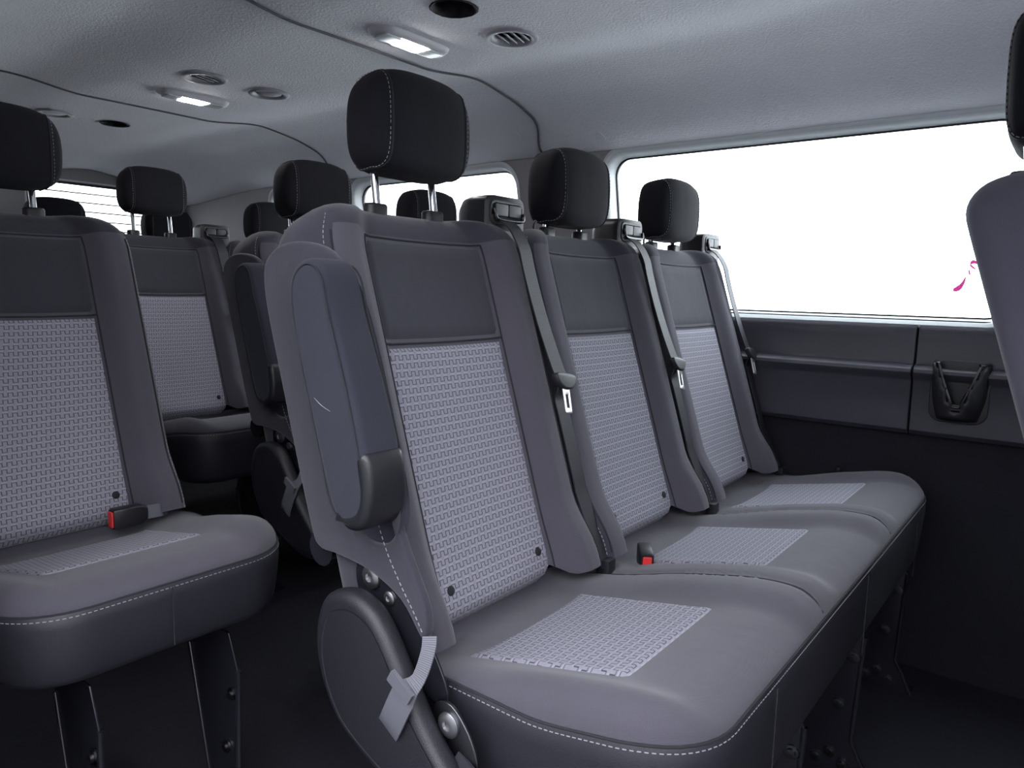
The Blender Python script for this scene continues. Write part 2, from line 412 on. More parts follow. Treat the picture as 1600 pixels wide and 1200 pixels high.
b = MB(); b.plate([[(XL, 0), (XR, 0), (XR, 1.30), (XL, 1.30)]], .02, 0, lambda a, bb, c: (a, -1.7+c, bb))  # unseen front wall, raised above dashboard height to dim front light
struct(link('wall_front', b.mesh('wall_front', 'shell', 0)), 'dashboard bulkhead at the front, raised to cut front light')

# ceiling: three moulded headliner panels under the roof skin, curving down to the windows
def zc(x, y=0):
    a = abs(x-XC)
    z = 1.474-.006*(a/.5)**2+.024*sst(.17, .40, a)                          # centre duct moulding hangs a little lower
    z -= .022*sst(.38, .60, a)+.085*sst(.52, .84, a)
    z += .004*sin(y*5.2+1)*sst(.02, .2, .5-a)
    z -= .042*sst(3.0, 3.75, y)
    return z+.0035*((y > 1.35)+(y > 2.37))
joints = [-1.7, 1.32, 2.34, YB-.01]
cuts = [(1.053, .99, .043), (1.165, 2.68, .043), (1.239, .998, .047), (1.028, 1.841, .047), (1.213, 1.837, .047), (.979, 2.682, .047)]
roof = MB(); xs = LIN(40, XL+.02, XR-.02)
roof.rings([[(x, y, zc(x, 0)+.07) for x in xs]+[(x, y, zc(x, 0)+.10) for x in xs[::-1]] for y in (-1.7, YB+.04)], True, True, True)
ceiling = struct(link('ceiling', roof.mesh('ceiling', 'dark', 30)), 'grey moulded van headliner in three panels')
def jy(y, x): return y+.085*sst(.62, .80, abs(x-XC)) if 0 < y < 3 else y
for i in range(3):
    y0, y1 = joints[i], joints[i+1]; ny = int((y1-y0)/.045)+2
    xs = LIN(76, XC-.825, XC+.825); b = MB(); R = []
    ys = [0, .004, .012]+LIN(ny, .03, y1-y0-.03)+[y1-y0-.012, y1-y0-.004, y1-y0]
    for yy in ys:
        t = yy/(y1-y0); d = min(yy, y1-y0-yy); lip = .0022*(1-min(1, d/.012))**2
        row = []
        for x in xs:
            ya, yb = jy(y0, x)+.004, jy(y1, x)-.004; y = ya+(yb-ya)*t
            row.append((x, y, zc(x, (.5, 2.0, y if y > 2.4 else 2.4)[i] if False else y)+lip-.0035*((y > 1.35)+(y > 2.37))+.0035*i))
        R.append(row+[(p[0], p[1], p[2]+.022-2*lip) for p in row[::-1]])
    b.rings(R, True, True, True)
    o = link('headliner_panel', b.mesh('headliner_panel', 'headliner', 50), ceiling)
    cc = [c for c in cuts if y0 < c[1] < y1]
    if cc:
        kb = MB()
        for c in cc: kb.lathe([(c[2], 1.3), (c[2], 1.65)], (c[0], c[1], 0), 'Z', 40)
        cut = link('cutter', kb.mesh('cutter', 'dark', 0))
        md = o.modifiers.new('holes', 'BOOLEAN'); md.object = cut; md.operation = 'DIFFERENCE'; md.solver = 'EXACT'
        dg = bpy.context.evaluated_depsgraph_get(); me = bpy.data.meshes.new_from_object(o.evaluated_get(dg))
        o.modifiers.clear(); o.data = me; bpy.data.objects.remove(cut)
for yj in joints[1:3]:  # dark bead drawn in for the shadow of the joint gap
    b = MB(); b.tube([(x, jy(yj, x), zc(x, yj)-.0002) for x in LIN(90, XC-.82, XC+.82)], .0026, 8)
    link('joint_shade_line', b.mesh('joint_shade_line', 'jointshade', 60), ceiling)['label'] = 'dark bead standing in for shade in the headliner joint'
# open duct holes: ragged felt lining
for (x, y, r) in cuts[:2]:
    b = MB(); z = zc(x, y)
    prof_ = [(r+.004, -.002), (r+.001, -.004), (r-.004, -.001), (r-.003, .02), (r-.002, .066)]
    R = []
    for (rr, h) in prof_:
        R.append([(x+(rr+random.uniform(-.0012, .0012))*cos(2*pi*k/40), y+(rr+random.uniform(-.0012, .0012))*sin(2*pi*k/40), z+h) for k in range(40)])
    b.rings(R, True, False, True)
    o = link('duct_opening', b.mesh('duct_opening', 'dark', 60), ceiling); o['label'] = 'open dark round duct hole'

def make_vent(label, x, y, closed=False):
    z = zc(x, y); t = thing('air_vent', label, 'air vent', (x, y, z), 'round ceiling air vents')
    b = MB()
    R = [[(r*cos(2*pi*k/40), r*sin(2*pi*k/40), h) for k in range(40)] for (r, h) in ((.046, .004), (.055, .001), (.056, -.003), (.052, -.006), (.044, -.006), (.039, -.002), (.037, .004), (.036, .03))]
    b.rings(R); link('ring', b.mesh('vent_ring', 'vent', 60), t)
    b = MB(); b.rings([[(r*cos(2*pi*k/32), r*sin(2*pi*k/32), h) for k in range(32)] for (r, h) in ((.0365, .01), (.035, .034), (.001, .036))], True, False, True)
    link('housing', b.mesh('vent_housing', 'dark', 60), t)
    if closed:
        b = MB(); b.lathe([(.0345, .002), (.034, -.001), (.028, -.003), (.0005, -.0035)], (0, 0, 0), 'Z', 32); link('shutter', b.mesh('vent_shutter', 'ventdark', 40), t)
    else:
        for k in range(4):
            px = -.0235+k*.0157; hl = sqrt(.034**2-px*px); b = MB()
            b.plate([rrect(-hl, hl, -.0105, .0105, .007)], .0022, .0008, lambda a, bb, c, px=px: (px+bb*.85+c*.5, a, .0005+bb*.5-c*.85))
            link('louvre', b.mesh('louvre', 'vent', 50), t, (0, 0, 0), (0, 0, radians(105)))
    return t
make_vent('round grey air vent with open louvres beside the large duct hole', 1.239, .998)
make_vent('round air vent with tilted louvres behind the middle ceiling lamp', 1.028, 1.841)
make_vent('round air vent with closed shutter right of the further lit ceiling lamp', 1.213, 1.837, True)
make_vent('small round closed air vent far back on the ceiling, left of a duct hole', .979, 2.682, True)
def make_lamp(label, x, y):
    z = zc(x, y); t = thing('ceiling_lamp', label, 'ceiling lamp', (x, y, z), 'ceiling lamps')
    b = MB(); R = []
    for d, h in ((-.004, .002), (0, -.006), (.004, -.011), (.012, -.013), (.014, -.009)):
        R.append([(p[0], p[1], h) for p in rrect(-.100+d, .100-d, -.035+d, .035-d, .03-d*.6, 8, 4, 2)])
    b.rings(R, True, True, False); link('bezel', b.mesh('bezel', 'lampbody', 50), t)
    for nm, x0, x1, mt in (('lens', -.084, -.040, 'lens'), ('lit_lens', -.038, .034, 'lit'), ('lens', .036, .084, 'lens')):
        b = MB(); b.plate([rrect(x0, x1, -.0215, .0215, .006)], .008, .002, lambda a, bb, c: (a, bb, -.011+c)); link(nm, b.mesh(nm, mt, 50), t)
    return t
make_lamp('lit ceiling lamp in the front headliner panel near the duct hole', 1.14, 1.20)
make_lamp('lit ceiling lamp further back in the middle headliner panel', 1.113, 2.06)
for i, (x, y) in enumerate(((1.80, 1.43), (1.86, 1.16))):
    b = MB(); b.plate([rrect(-.022, .022, -.012, .012, .010)], .002, .0008); o = link('headliner_plug', b.mesh('headliner_plug', 'headliner'), ceiling, (x, y, zc(x, y)-.001), (0, radians(24), 0))

# pink script strokes on the far window
b = MB(); yx = lambda y, z: (XR-lean(z)+.0445, y, z)
def stroke(pts, wd):
    P = cat_open(pts, 6); n = len(P)
    b.rings([[(yx(p[0], p[1]+s_*wd*sin(pi*(.12+.8*i/(n-1)))/2)[0]+dx, p[0], p[1]+s_*wd*sin(pi*(.12+.8*i/(n-1)))/2) for s_, dx in ((-1, 0), (1, 0), (1, .001), (-1, .001))] for i, p in enumerate(P)], True, True, True)
stroke([(.264, .974), (.250, .981), (.241, .997), (.238, 1.010)], .017)
stroke([(.235, 1.021), (.230, 1.012)], .012)
stroke([(.220, 1.024), (.232, 1.035), (.228, 1.041), (.219, 1.040), (.208, 1.034)], .009)
tag(link('window_decal', b.mesh('window_decal', 'pink', 0)), 'pink hand-drawn curved strokes on the long side window', 'decal')

# ------------------------------------------------------------------ seat parts (seat-local: x from seat centre, y - .55, z from floor)
Y0 = .55
SB, CB = .304, .953                             # recline
def P(s, n, h): return (s, .668-Y0+SB*h-CB*n, .465+CB*h+SB*n)
W, D, HT = .2295, .095, .640
HH = .586
def amp(h): return .032+.026*(1-sst(.02, .13, h))
def rollk(h):
    t = min(1, max(0, (h-(HT-.085))/.085)); ks = 1-(1-sqrt(max(0, 1-t*t)))*.085/W*.95
    t2 = min(1, max(0, (h-(HT-.05))/.05)); kn = 1-(1-sqrt(max(0, 1-t2*t2)))*.85
    return ks, kn
def nf(s, h):
    a = abs(s); A = amp(h)
    n = A*sst(.118, .172, a)-.006*cos(pi*min(1, a/.13)*.5)*sst(0, .1, h)
    if a > W-.040:
        q = min(1, (a-(W-.040))/.040); n -= (1-sqrt(max(0, 1-q*q)))*.055
    return n
def front(s, h, off=0):
    ks, kn = rollk(h); n = nf(s, h)+off; nc = -.045
    return P(s*ks, nc+(n-nc)*kn, h)
def back_mesh():
    b = MB(); fs = [-W+.0*i for i in range(0)]+LIN(61, -W, W)
    levels = [0, .006, .02]+LIN(26, .05, HT-.09)+[HT-.085+.085*sin(pi/2*i/11) for i in range(12)]
    R = []
    for h0 in levels:
        ks, kn = rollk(h0); ring = []
        pts = [(s, nf(s, h0)) for s in fs]
        ne = pts[-1][1]
        side = LIN(7, ne, -D+.03)[1:]
        pts += [(W, n) for n in side]
        pts += [(W-.03+.03*cos(a), -D+.03-.03*sin(a)) for a in LIN(7, 0, pi/2)[1:]]
        pts += [(s, -D-.006*cos(pi*s/W/2)) for s in LIN(9, W-.03, -W+.03)[1:]]
        pts += [(-W+.03-.03*sin(a), -D+.03-.03*cos(a)) for a in LIN(7, 0, pi/2)[1:]]
        pts += [(-W, n) for n in side[::-1]][:-1]
        for s, n in pts:
            hb = -.03+.135*sst(.03, -.095, n) if False else (.105*min(1, max(0, (.035-n)/.13)))
            t = (h0/HT); h = hb*(1-t)**2+h0 if h0 < HT*.6 else h0
            h = h0+hb*max(0, 1-h0/.22)
            nc = -.045; k2 = 1-.15*(1-sst(0, .03, h0))
            ring.append(P(s*ks, nc+(n-nc)*kn, h))
        R.append(ring)
    b.rings(R, True, True, True)
    # material: front bolsters light cloth, everything else side cloth
    nring = len(R[0])
    for i, f in enumerate(b.f):
        if len(f) == 4:
            j = f[0] % nring; lev = f[0]//nring
            s = fs[j] if j < len(fs)-1 else 9
            lv = levels[lev]
            b.mi[i] = 0 if (abs(s+.004) < W-.020 and lv < HT-.05) else 1
        else: b.mi[i] = 1
    return b.mesh('backrest', ['bolster', 'side'], 60)
def patch_mesh(name, mat, h0, h1, hw=.1305, off=.0045, bottom_curl=False):
    ns, nh = 29, max(8, int((h1-h0)/.012)); b = MB(); R = []; uv = []
    for i in range(nh):
        h = h0+(h1-h0)*i/(nh-1); row = []
        for j in range(ns):
            u = -1+2*j/(ns-1); u = math.copysign(abs(u)**.8, u); s = u*hw
            if bottom_curl:
                q = max(0, 1-(h-h0)/.045); s *= 1-.10*(1-sqrt(max(0, 1-q*q)))
            e = min((hw-abs(u*hw))/.010, (h-h0)/.008, (h1-h)/.008, 1); o = -.004+(off+.004)*sqrt(max(0, 1-(1-max(0, e))**2))
            if bottom_curl: o -= .020*max(0, 1-(h-h0)/.03)**2
            row.append(front(s, h, o)); uv.append((s, h))
        R.append(row)
    b.rings(R, False, uvs=uv); return b.mesh(name, mat, 70)
HP = .421                                       # height of the seam between pattern and head panel
ME = {}
ME['back'] = back_mesh()
ME['insert'] = patch_mesh('back_insert', 'pattern', .0, HP-.001, bottom_curl=True)
ME['head'] = patch_mesh('head_panel', 'panel', HP+.001, HH)
def seam_mesh():
    b = MB()
    for sg in (-1, 1): b.tube([front(sg*.1325, h, .0005) for h in LIN(30, .02, HH)], .0016, 6)
    b.tube([front(s, HP, .0012) for s in LIN(16, -.1315, .1315)], .0016, 6)
    b.tube([front(s, HH, .0010) for s in LIN(16, -.1315, .1315)], .0016, 6)
    for sg in (-1, 1): b.tube([front(sg*(W-.020), h, .0012) for h in LIN(30, .01, HT-.06)], .0014, 6)
    return b.mesh('seam', 'seam', 60)
ME['seam'] = seam_mesh()
def stitch_mesh():
    b = MB()
    for sg in (-1, 1): b.stitches([front(sg*(W-.013), h, .0012) for h in LIN(60, -.0, .16)]); b.stitches([front(sg*(W-.013), h, .0012) for h in LIN(60, .40, HT-.03)])
    return b.mesh('stitching', 'stitch', 0)
ME['stitch'] = stitch_mesh()
b = MB()
b.lathe([(.0065, .0), (.0075, -.002), (.006, -.004), (.0005, -.0045)], (0, 0, 0), 'Y', 16); ME['hole'] = b.mesh('snap_button', 'dark', 60)

# headrest
def headrest_mesh():
    b = MB(); nu, nv = 56, 32; a_, b_, c_ = .110, .050, .075; R = []
    def sp(x, e): return math.copysign(abs(x)**e, x)
    for i in range(1, nv):
        v = -pi/2+pi*i/nv; ring = []
        for j in range(nu):
            u = 2*pi*j/nu; cv = abs(cos(v))**.36
            x, y, z = a_*cv*sp(cos(u), .46), b_*cv*sp(sin(u), .46), c_*sp(sin(v), .52)
            tz = z/c_
            x *= 1-.07*max(0, tz)**1.5-.03*max(0, -tz)**2
            y -= .010*tz-.012*tz*tz*(1 if tz > 0 else .3)*.0
            if y < 0: y += .006*(x/a_)**2+.010*max(0, tz)**2
            z += -.007*(x/a_)**2*(tz > 0)*tz-.006*(1-(x/a_)**2)*max(0, -tz)*(y < 0)
            ring.append((x, y, z))
        R.append(ring)
    b.rings(R, True, True, True); return b.mesh('headrest', 'rest', 70)
ME['rest'] = headrest_mesh()
def rest_seams():
    """two seams around the headrest, one either side of the front face"""
    out = []
    me = ME['rest']; bm = bmesh.new(); bm.from_mesh(me)
    for sg in (-1, 1):
        g = bmesh.ops.bisect_plane(bm.copy() if False else bm, geom=bm.verts[:]+bm.edges[:]+bm.faces[:], plane_co=(sg*.080, 0, 0), plane_no=(1, 0, 0))
        vs = [v for v in g['geom_cut'] if isinstance(v, bmesh.types.BMVert)]
        loop = sorted([v.co.copy() for v in vs], key=lambda c: math.atan2(c.z, c.y)); out.append(loop)
    bm.free(); return out
loops = rest_seams()
b = MB(); b2 = MB()
for sg, lp in zip((-1, 1), loops):
    q = [Vector((p.x, p.y*1.012, p.z*1.006)) for p in lp]; b.tube([tuple(p) for p in q]+[tuple(q[0])], .0016, 6, caps=False)
    q2 = [(p.x+sg*.005, p.y*1.004-.0, p.z*.999) for p in lp]; b2.stitches(q2+[q2[0]], .004, .003, .0005)
ME['rseam'] = b.mesh('seam', 'seam', 60); ME['rstitch'] = b2.mesh('stitching', 'stitch', 0)
b = MB(); b.tube([(0, 0, -.085), (0, 0, .02)], .0062, 16); ME['post'] = b.mesh('post', 'chrome', 60)
b = MB(); b.rings([[(p[0], p[1], z) for p in rrect(-.020+d, .020-d, -.013+d, .013-d, .012-d, 6, 1, 1)] for d, z in ((.0, -.02), (0, .009), (.002, .012), (.008, .013))], True, True, True)
ME['collar'] = b.mesh('collar', 'black', 50)

# shoulder belt tower
def tower():
    b = MB(); R = []
    for (y, d, dz) in ((-.040, .006, 0), (-.036, 0, 0), (.0, 0, .0), (.022, .004, -.004), (.038, .014, -.014), (.046, .030, -.034)):
        R.append([(p[0], y, p[1]) for p in rrect(-.056+d, .056-d*.6, -.09, .038+dz, .016, 5, 2, 2)])
    b.rings(R, True, True, True); m0 = b.mesh('belt_tower', 'black', 45)
    b = MB(); b.plate([rrect(-.046, .048, -.012, .030, .012), rrect(-.041, .043, -.007, .025, .009)], .004, .001, lambda a, bb, c: (a, -.0405-c, bb)); m1 = b.mesh('bezel', 'cover', 40)
    b = MB(); b.plate([rrect(-.041, .043, -.012, .006, .004)], .002, 0, lambda a, bb, c: (a, -.0402-c, bb)); m2 = b.mesh('slot', 'dark', 0)
    b = MB(); b.plate([rrect(-.036, 0, .002, .024, .003)], .010, .0015, lambda a, bb, c: (a, -.041-c, bb)); m3 = b.mesh('guide_flap', 'cover', 40)
    b = MB(); b.tube(cat_open([(-.040, -.046, .014), (-.038, -.048, .004), (-.030, -.048, -.004), (.034, -.048, -.004), (.041, -.048, .004), (.042, -.046, .010)], 4), .0035, 8); m4 = b.mesh('guide_bar', 'frame', 60)
    b = MB(); b.plate([rrect(-.030, .030, -.050, -.022, .006)], .003, .001, lambda a, bb, c: (a, -.0405-c, bb)); m5 = b.mesh('lower_plate', 'cover', 40)
    return m0, m1, m2, m3, m4, m5
ME['tower'] = tower()
# belt webbing in seat-local coordinates and latch
bs = [(.192, .832-Y0+.022, 1.077), (.195, .79-Y0+.025, 1.050)]
pth = [(.196, .846-Y0, 1.076), (.200, .822-Y0, 1.060)]+[P(.203+.026*t, .044-.006*sin(pi*t), .575-.255*t) for t in LIN(9, .0, 1)]+[P(.230, .030, h) for h in LIN(8, .30, .12)]+[P(.232, .040, .04), P(.234, .045, -.01)]
b = MB(); b.ribbon(cat_open(pth, 3), (1, .12, .05), .040); ME['belt'] = b.mesh('seat_belt', 'belt', 40)
def lat(mbx, ol, th, bev, off=0):
    c0 = Vector(P(.229, .048, .325)); ex = Vector((.985, 0, -.17)); ey = Vector((.17*CB*.0+.16, SB*.98, CB*.97)).normalized(); ez = ex.cross(ey).normalized(); ez = ez if ez.y < 0 else -ez
    ex = ey.cross(ez)
    if ex.x < 0: ex = -ex
    mbx.plate(ol, th, bev, lambda a, bb, c: tuple(c0+ex*a+ey*bb+ez*(c+off)))
b = MB(); lat(b, [cat_closed([(-.030, .012), (0, .015), (.030, .012), (.028, -.002), (.012, -.014), (-.012, -.014), (-.028, -.002)], 4)], .014, .004); ME['latch'] = b.mesh('latch_grip', 'cover', 50)
b = MB(); lat(b, [rrect(-.0105, .0105, -.058, -.010, .003), rrect(-.005, .005, -.049, -.024, .001)], .003, .0008); ME['tongue'] = b.mesh('tongue', 'tongue', 40)
b = MB(); b.rings([[(p[0], p[1], z) for p in rrect(-.013, .013, -.011, .011, .003, 3)] for z in (-.03, .012)], True, True, True); ME['anchor'] = b.mesh('anchor_sleeve', 'cover', 40)
# buckle lying on the cushion (length along +x)
b = MB(); R = []
for x, w_, h_ in ((0, .011, .018), (.003, .0125, .020), (.05, .0125, .019), (.062, .010, .014), (.064, .008, .010)):
    R.append([(x, p[0], p[1]) for p in rrect(-w_, w_, -h_, h_, .004, 3)])
b.rings(R, True, True, True); ME['buckle'] = b.mesh('buckle', 'black', 45)
b = MB(); b.plate([rrect(-.008, .008, -.015, .015, .002)], .004, .001, lambda a, bb, c: (-.0015+c, a, bb)); ME['button'] = b.mesh('red_button', 'red', 30)
# bag hook
b = MB(); b.tube(cat_open([(0, 0, 0), (-.016, 0, .002), (-.024, 0, .010), (-.022, 0, .020), (-.018, 0, .024)], 4), .0028, 7); ME['hook'] = b.mesh('bag_hook', 'black', 60)

# ---- cushions
def ztop(y, s):
    """cushion top: y row-2 metres, s from the seat centre"""
    if y > .375: z = .507-.060*min(1.2, (y-.375)/.27)
    else: z = .507+.006*sin(pi*min(1, (.375-y)/.12))
    a = abs(s)
    z += .016*sst(.13, .19, a)*(1-.5*sst(.45, .6, y))-.006*sst(.215, .2305, a)
    z -= .005*(1-sst(.10, .16, a))*sst(.34, .40, y)
    return z
RR = .046
def zedge(y): return .464+.024*(1-sst(.30, .47, y))
def cushion_meshes(nseat, pitch, bot):
    x0, x1 = -.212, .232+(nseat-1)*pitch; y0, y1 = .256, .70
    sx = int((x1-x0)/.012); sy = 34; r0 = .10
    def seat_s(x):
        k = min(nseat-1, max(0, round(x/pitch))); return x-k*pitch
    def ring(d): return rrect(x0+d, x1-d, y0+d, y1-d, max(r0-d, .012), 10, sx, sy)
    top = MB(); R = []
    ds = [RR*(1-cos(pi/2*i/8)) for i in range(9)]+[RR+.012*i for i in range(1, 15)]+[.221]
    e0 = ring(0)
    for d in ds:
        q = max(0, 1-d/RR); row = []
        for (x, y), (ex, ey) in zip(ring(d), e0):
            zt = ztop(y, seat_s(x)); ze = zedge(ey)
            k = sqrt(max(0, 1-q*q)); z = ze+(zt-ze)*k if d < RR else zt
            row.append((x, y-Y0, z))
        R.append(row)
    R.append([(x, (y0+y1)/2-Y0, ztop((y0+y1)/2, seat_s(x))) for x, y, z in R[-1]])
    top.rings(R, True); mt = top.mesh('cushion', 'bolster', 70)
    sk = MB(); R = []
    for t, d in ((0, .0), (.02, -.003), (.2, -.004), (.55, 0), (.85, .006), (.95, .012), (1, .024), (1.0, .05)):
        R.append([(x, y-Y0, zedge(ey)-t*(zedge(ey)-bot)) for (x, y), (ex, ey) in zip(ring(d), e0)])
    sk.rings(R, True, False, True); ms = sk.mesh('skirt', 'skirt', 70)
    # seam and stitch just under the edge
    pe = [(x, y-Y0, zedge(ey)-.001) for (x, y), (ex, ey) in zip(ring(-.0015), e0)]
    sm = MB(); sm.tube(pe+[pe[0]], .0018, 6, caps=False); 
    n = len(pe)
    for k in range(nseat-1):                       # seams between the seats
        xx = (k+.5)*pitch
        sm.tube([(xx, y-Y0, ztop(y, .23)+.0012 if y > .30 else ztop(y, .23)+.0012-(RR*(1-sqrt(max(0, 1-((.298-y)/RR)**2))) if y > .252 else RR)) for y in LIN(40, .258, .66)], .0016, 6)
    for k in range(nseat):
        xx = k*pitch+.19-.30*0
        sm.tube([(k*pitch, .252-.0065-Y0+.0, z) for z in LIN(6, .484, bot+.02)], .0010, 5)
    mseam = sm.mesh('seam', 'seam', 60)
    ps = [(x, y-Y0, zedge(ey)-.0075) for (x, y), (ex, ey) in zip(ring(-.0036), e0)]
    stt = MB(); ok = [p[1] < .10 for p in ps]; i0 = next(i for i in range(len(ps)) if ok[i] and not ok[i-1]); seq = [ps[(i0+i) % len(ps)] for i in range(len(ps)) if ok[(i0+i) % len(ps)]]; stt.stitches(seq); mst = stt.mesh('stitching', 'stitch', 0)
    return mt, ms, mseam, mst
def cushion_insert():
    b = MB(); R = []; uv = []; ns, nh = 30, 22
    for i in range(nh):
        t = i/(nh-1); y = .612-.238*t; hw = .141-.016*t; row = []
        for j in range(ns):
            u = -1+2*j/(ns-1); s = -.004+u*hw; yy = y+.012*(u*u)*(1-t)*.6
            e = min((hw-abs(u*hw))/.010, t*.238/.010, (1-t)*.238/.010, 1); o = -.004+.0085*sqrt(max(0, 1-(1-max(0, e))**2))
            row.append((s, yy-Y0, ztop(yy, s)+o)); uv.append((s, yy))
        R.append(row)
    b.rings(R, False, uvs=uv); return b.mesh('cushion_insert', 'pattern', 70)
ME['cinsert'] = cushion_insert()
CM = {1: cushion_meshes(1, .46, .372), 2: cushion_meshes(2, .46, .335), 3: cushion_meshes(3, .46, .322)}

# legs: folded steel bracket with bolts (leg-local: origin under the cushion front, floor at -ztop)
def leg_mesh(dz):
    b = MB()
    ol = [(-.02, .36), (.10, .36), (.115, .30), (.055, .06), (.10, .0), (-.075, .0), (-.06, .03), (-.035, .08), (-.045, .30)]
    b.plate([ol], .004, .0012, lambda a, bb, c: (c, a-.13, bb*1.0-dz*(1 if bb < .1 else 0)))
    b.tube([(0, -.175, .30), (0, -.166, .08), (0, -.192, .03), (0, -.206, .002)], .005, 8)
    b.tube([(0, -.015, .30), (0, -.075, .06), (0, -.03, .003)], .005, 8)
    b.box(.0, .045, -.205, -.03, 0-dz, .006-dz)
    return b.mesh('leg', 'frame', 40)
ME['leg'] = leg_mesh(0)
b = MB(); b.lathe([(.011, 0), (.011, -.003), (.007, -.0035), (.007, -.008), (.0005, -.0085)], (0, 0, 0), 'X', 12); ME['bolt'] = b.mesh('bolt', 'boltsteel', 40)

# armrest folded up against the aisle side
arm_ol = cat_closed([(.752, .983), (.783, .968), (.790, .930), (.768, .845), (.735, .750), (.706, .676), (.675, .657), (.646, .668), (.636, .705), (.645, .752), (.672, .832), (.706, .915), (.724, .967)], 5)
def arm():
    b = MB(); b.plate([[(a-Y0, z) for a, z in arm_ol]], .062, .012, lambda a, bb, c: (c, a, bb), res=4); m0 = b.mesh('armrest', 'arm', 50)
    # vinyl end pad around the lower end
    lo = [(a-Y0, z) for a, z in cat_closed([(.6425, .752), (.6345, .705), (.645, .667), (.675, .6555), (.702, .672), (.682, .676), (.663, .684), (.656, .707), (.662, .748)], 5)]
    b = MB(); b.plate([lo], .064, .010, lambda a, bb, c: (c, a, bb), res=4); m1 = b.mesh('end_pad', 'black', 50)
    b = MB(); n = len(arm_ol); cx, cz = .715, .82
    for sg in (-1, 1):
        q = [(sg*.0305, cx+(a-cx)*.86-Y0, cz+(z-cz)*.955) for a, z in arm_ol]; b.tube(q+[q[0]], .0014, 6, caps=False)
    m2 = b.mesh('seam', 'seam', 60)
    return m0, m1, m2
ME['arm'] = arm()
# padded frame around the armrest on the aisle side of the back
def side_pad():
    b = MB()
    outer = cat_closed([(.838, 1.008), (.905, .995), (.925, .945), (.880, .79), (.826, .625), (.805, .590), (.765, .588), (.70, .582), (.64, .560), (.600, .520), (.596, .560), (.640, .640), (.690, .76), (.735, .90), (.765, .985)], 5)
    inner = cat_closed([(.80, .975), (.825, .955), (.822, .90), (.785, .77), (.74, .65), (.705, .622), (.660, .632), (.645, .68), (.672, .78), (.715, .905), (.755, .968)], 5)
    b.plate([[(a-Y0, z) for a, z in outer], [(a-Y0, z) for a, z in inner]], .016, .006, lambda a, bb, c: (c, a, bb), res=3)
    m0 = b.mesh('side_pad', 'side', 60)
    b = MB(); b.plate([[(a-Y0, z) for a, z in inner]], .003, 0, lambda a, bb, c: (c, a, bb)); return m0, b.mesh('recess_lining', 'arm', 0)
ME['sidepad'] = side_pad()
b = MB(); b.stitches(cat_open([(-.0088, a-Y0, z) for a, z in ((.700, .700), (.668, .628), (.642, .588), (.612, .550), (.598, .530))], 8)); ME['padst'] = b.mesh('stitching', 'stitch', 0)
# recliner shield, strap, pivot bolts
def shield():
    ol = cat_closed([(.770, .490), (.752, .542), (.712, .562), (.672, .558), (.640, .535), (.600, .480), (.560, .425), (.520, .385), (.490, .350), (.500, .325), (.560, .315), (.640, .338), (.720, .375), (.760, .430)], 5)
    b = MB(); b.plate([[(a-Y0, z) for a, z in ol]], .034, .014, lambda a, bb, c: (c, a, bb), res=4); m0 = b.mesh('recliner_shield', 'cover', 60)
    b = MB(); ctr = (.655, .44); q = [(-.0165, ctr[0]+(a-ctr[0])*.80-Y0, ctr[1]+(z-ctr[1])*.80) for a, z in ol]; q2 = [(-.0120, ctr[0]+(a-ctr[0])*.74-Y0, ctr[1]+(z-ctr[1])*.74) for a, z in ol]
    q1 = [(-.0175, ctr[0]+(a-ctr[0])*.84-Y0, ctr[1]+(z-ctr[1])*.84) for a, z in ol]
    b.rings([q1, q, q2], True, False, True); m1 = b.mesh('shield_panel', 'cover', 60)
    b = MB(); b.ribbon(cat_open([(-.008, .633-Y0, .400), (-.022, .612-Y0, .425), (-.022, .588-Y0, .472), (-.010, .576-Y0, .492), (.004, .575-Y0, .520), (.012, .580-Y0, .535)], 4), (0, .86, .51), [.036]*9+[.030, .024, .020]+[.018]*20, .0012)
    m2 = b.mesh('release_strap', 'strap', 40)
    b = MB(); b.ribbon([(-.026, .594-Y0, .476), (-.026, .586-Y0, .490)], (0, .86, .51), .040, .003); m3 = b.mesh('strap_loop', 'strap', 40)
    b = MB(); b.lathe([(.016, 0), (.016, -.004), (.012, -.007), (.006, -.007), (.005, -.004), (.0005, -.004)], (0, 0, 0), 'X', 20); m4 = b.mesh('pivot_bolt', 'steel', 40)
    b = MB(); b.plate([cat_closed([(.575, .450), (.548, .456), (.520, .430), (.505, .395), (.522, .385), (.545, .400), (.572, .418)], 4)], .005, .0015, lambda a, bb, c: (c, a-Y0, bb)); m5 = b.mesh('anchor_bracket', 'boltsteel', 40)
    b = MB(); b.ribbon(cat_open([(-.004, .520-Y0, .400), (-.012, .528-Y0, .375), (-.010, .540-Y0, .345), (0, .545-Y0, .31)], 4), (0, 1, -.2), [.030+.001*i for i in range(13)], .002); m6 = b.mesh('anchor_webbing', 'belt', 40)
    b = MB(); b.plate([cat_closed([(.72, .60), (.66, .60), (.60, .52), (.565, .46), (.58, .44), (.63, .46), (.70, .50), (.735, .56)], 4)], .004, .001, lambda a, bb, c: (c, a-Y0, bb)); m7 = b.mesh('hinge_plate', 'frame', 40)
    return m0, m1, m2, m3, m4, m5, m6, m7
ME['shield'] = shield()

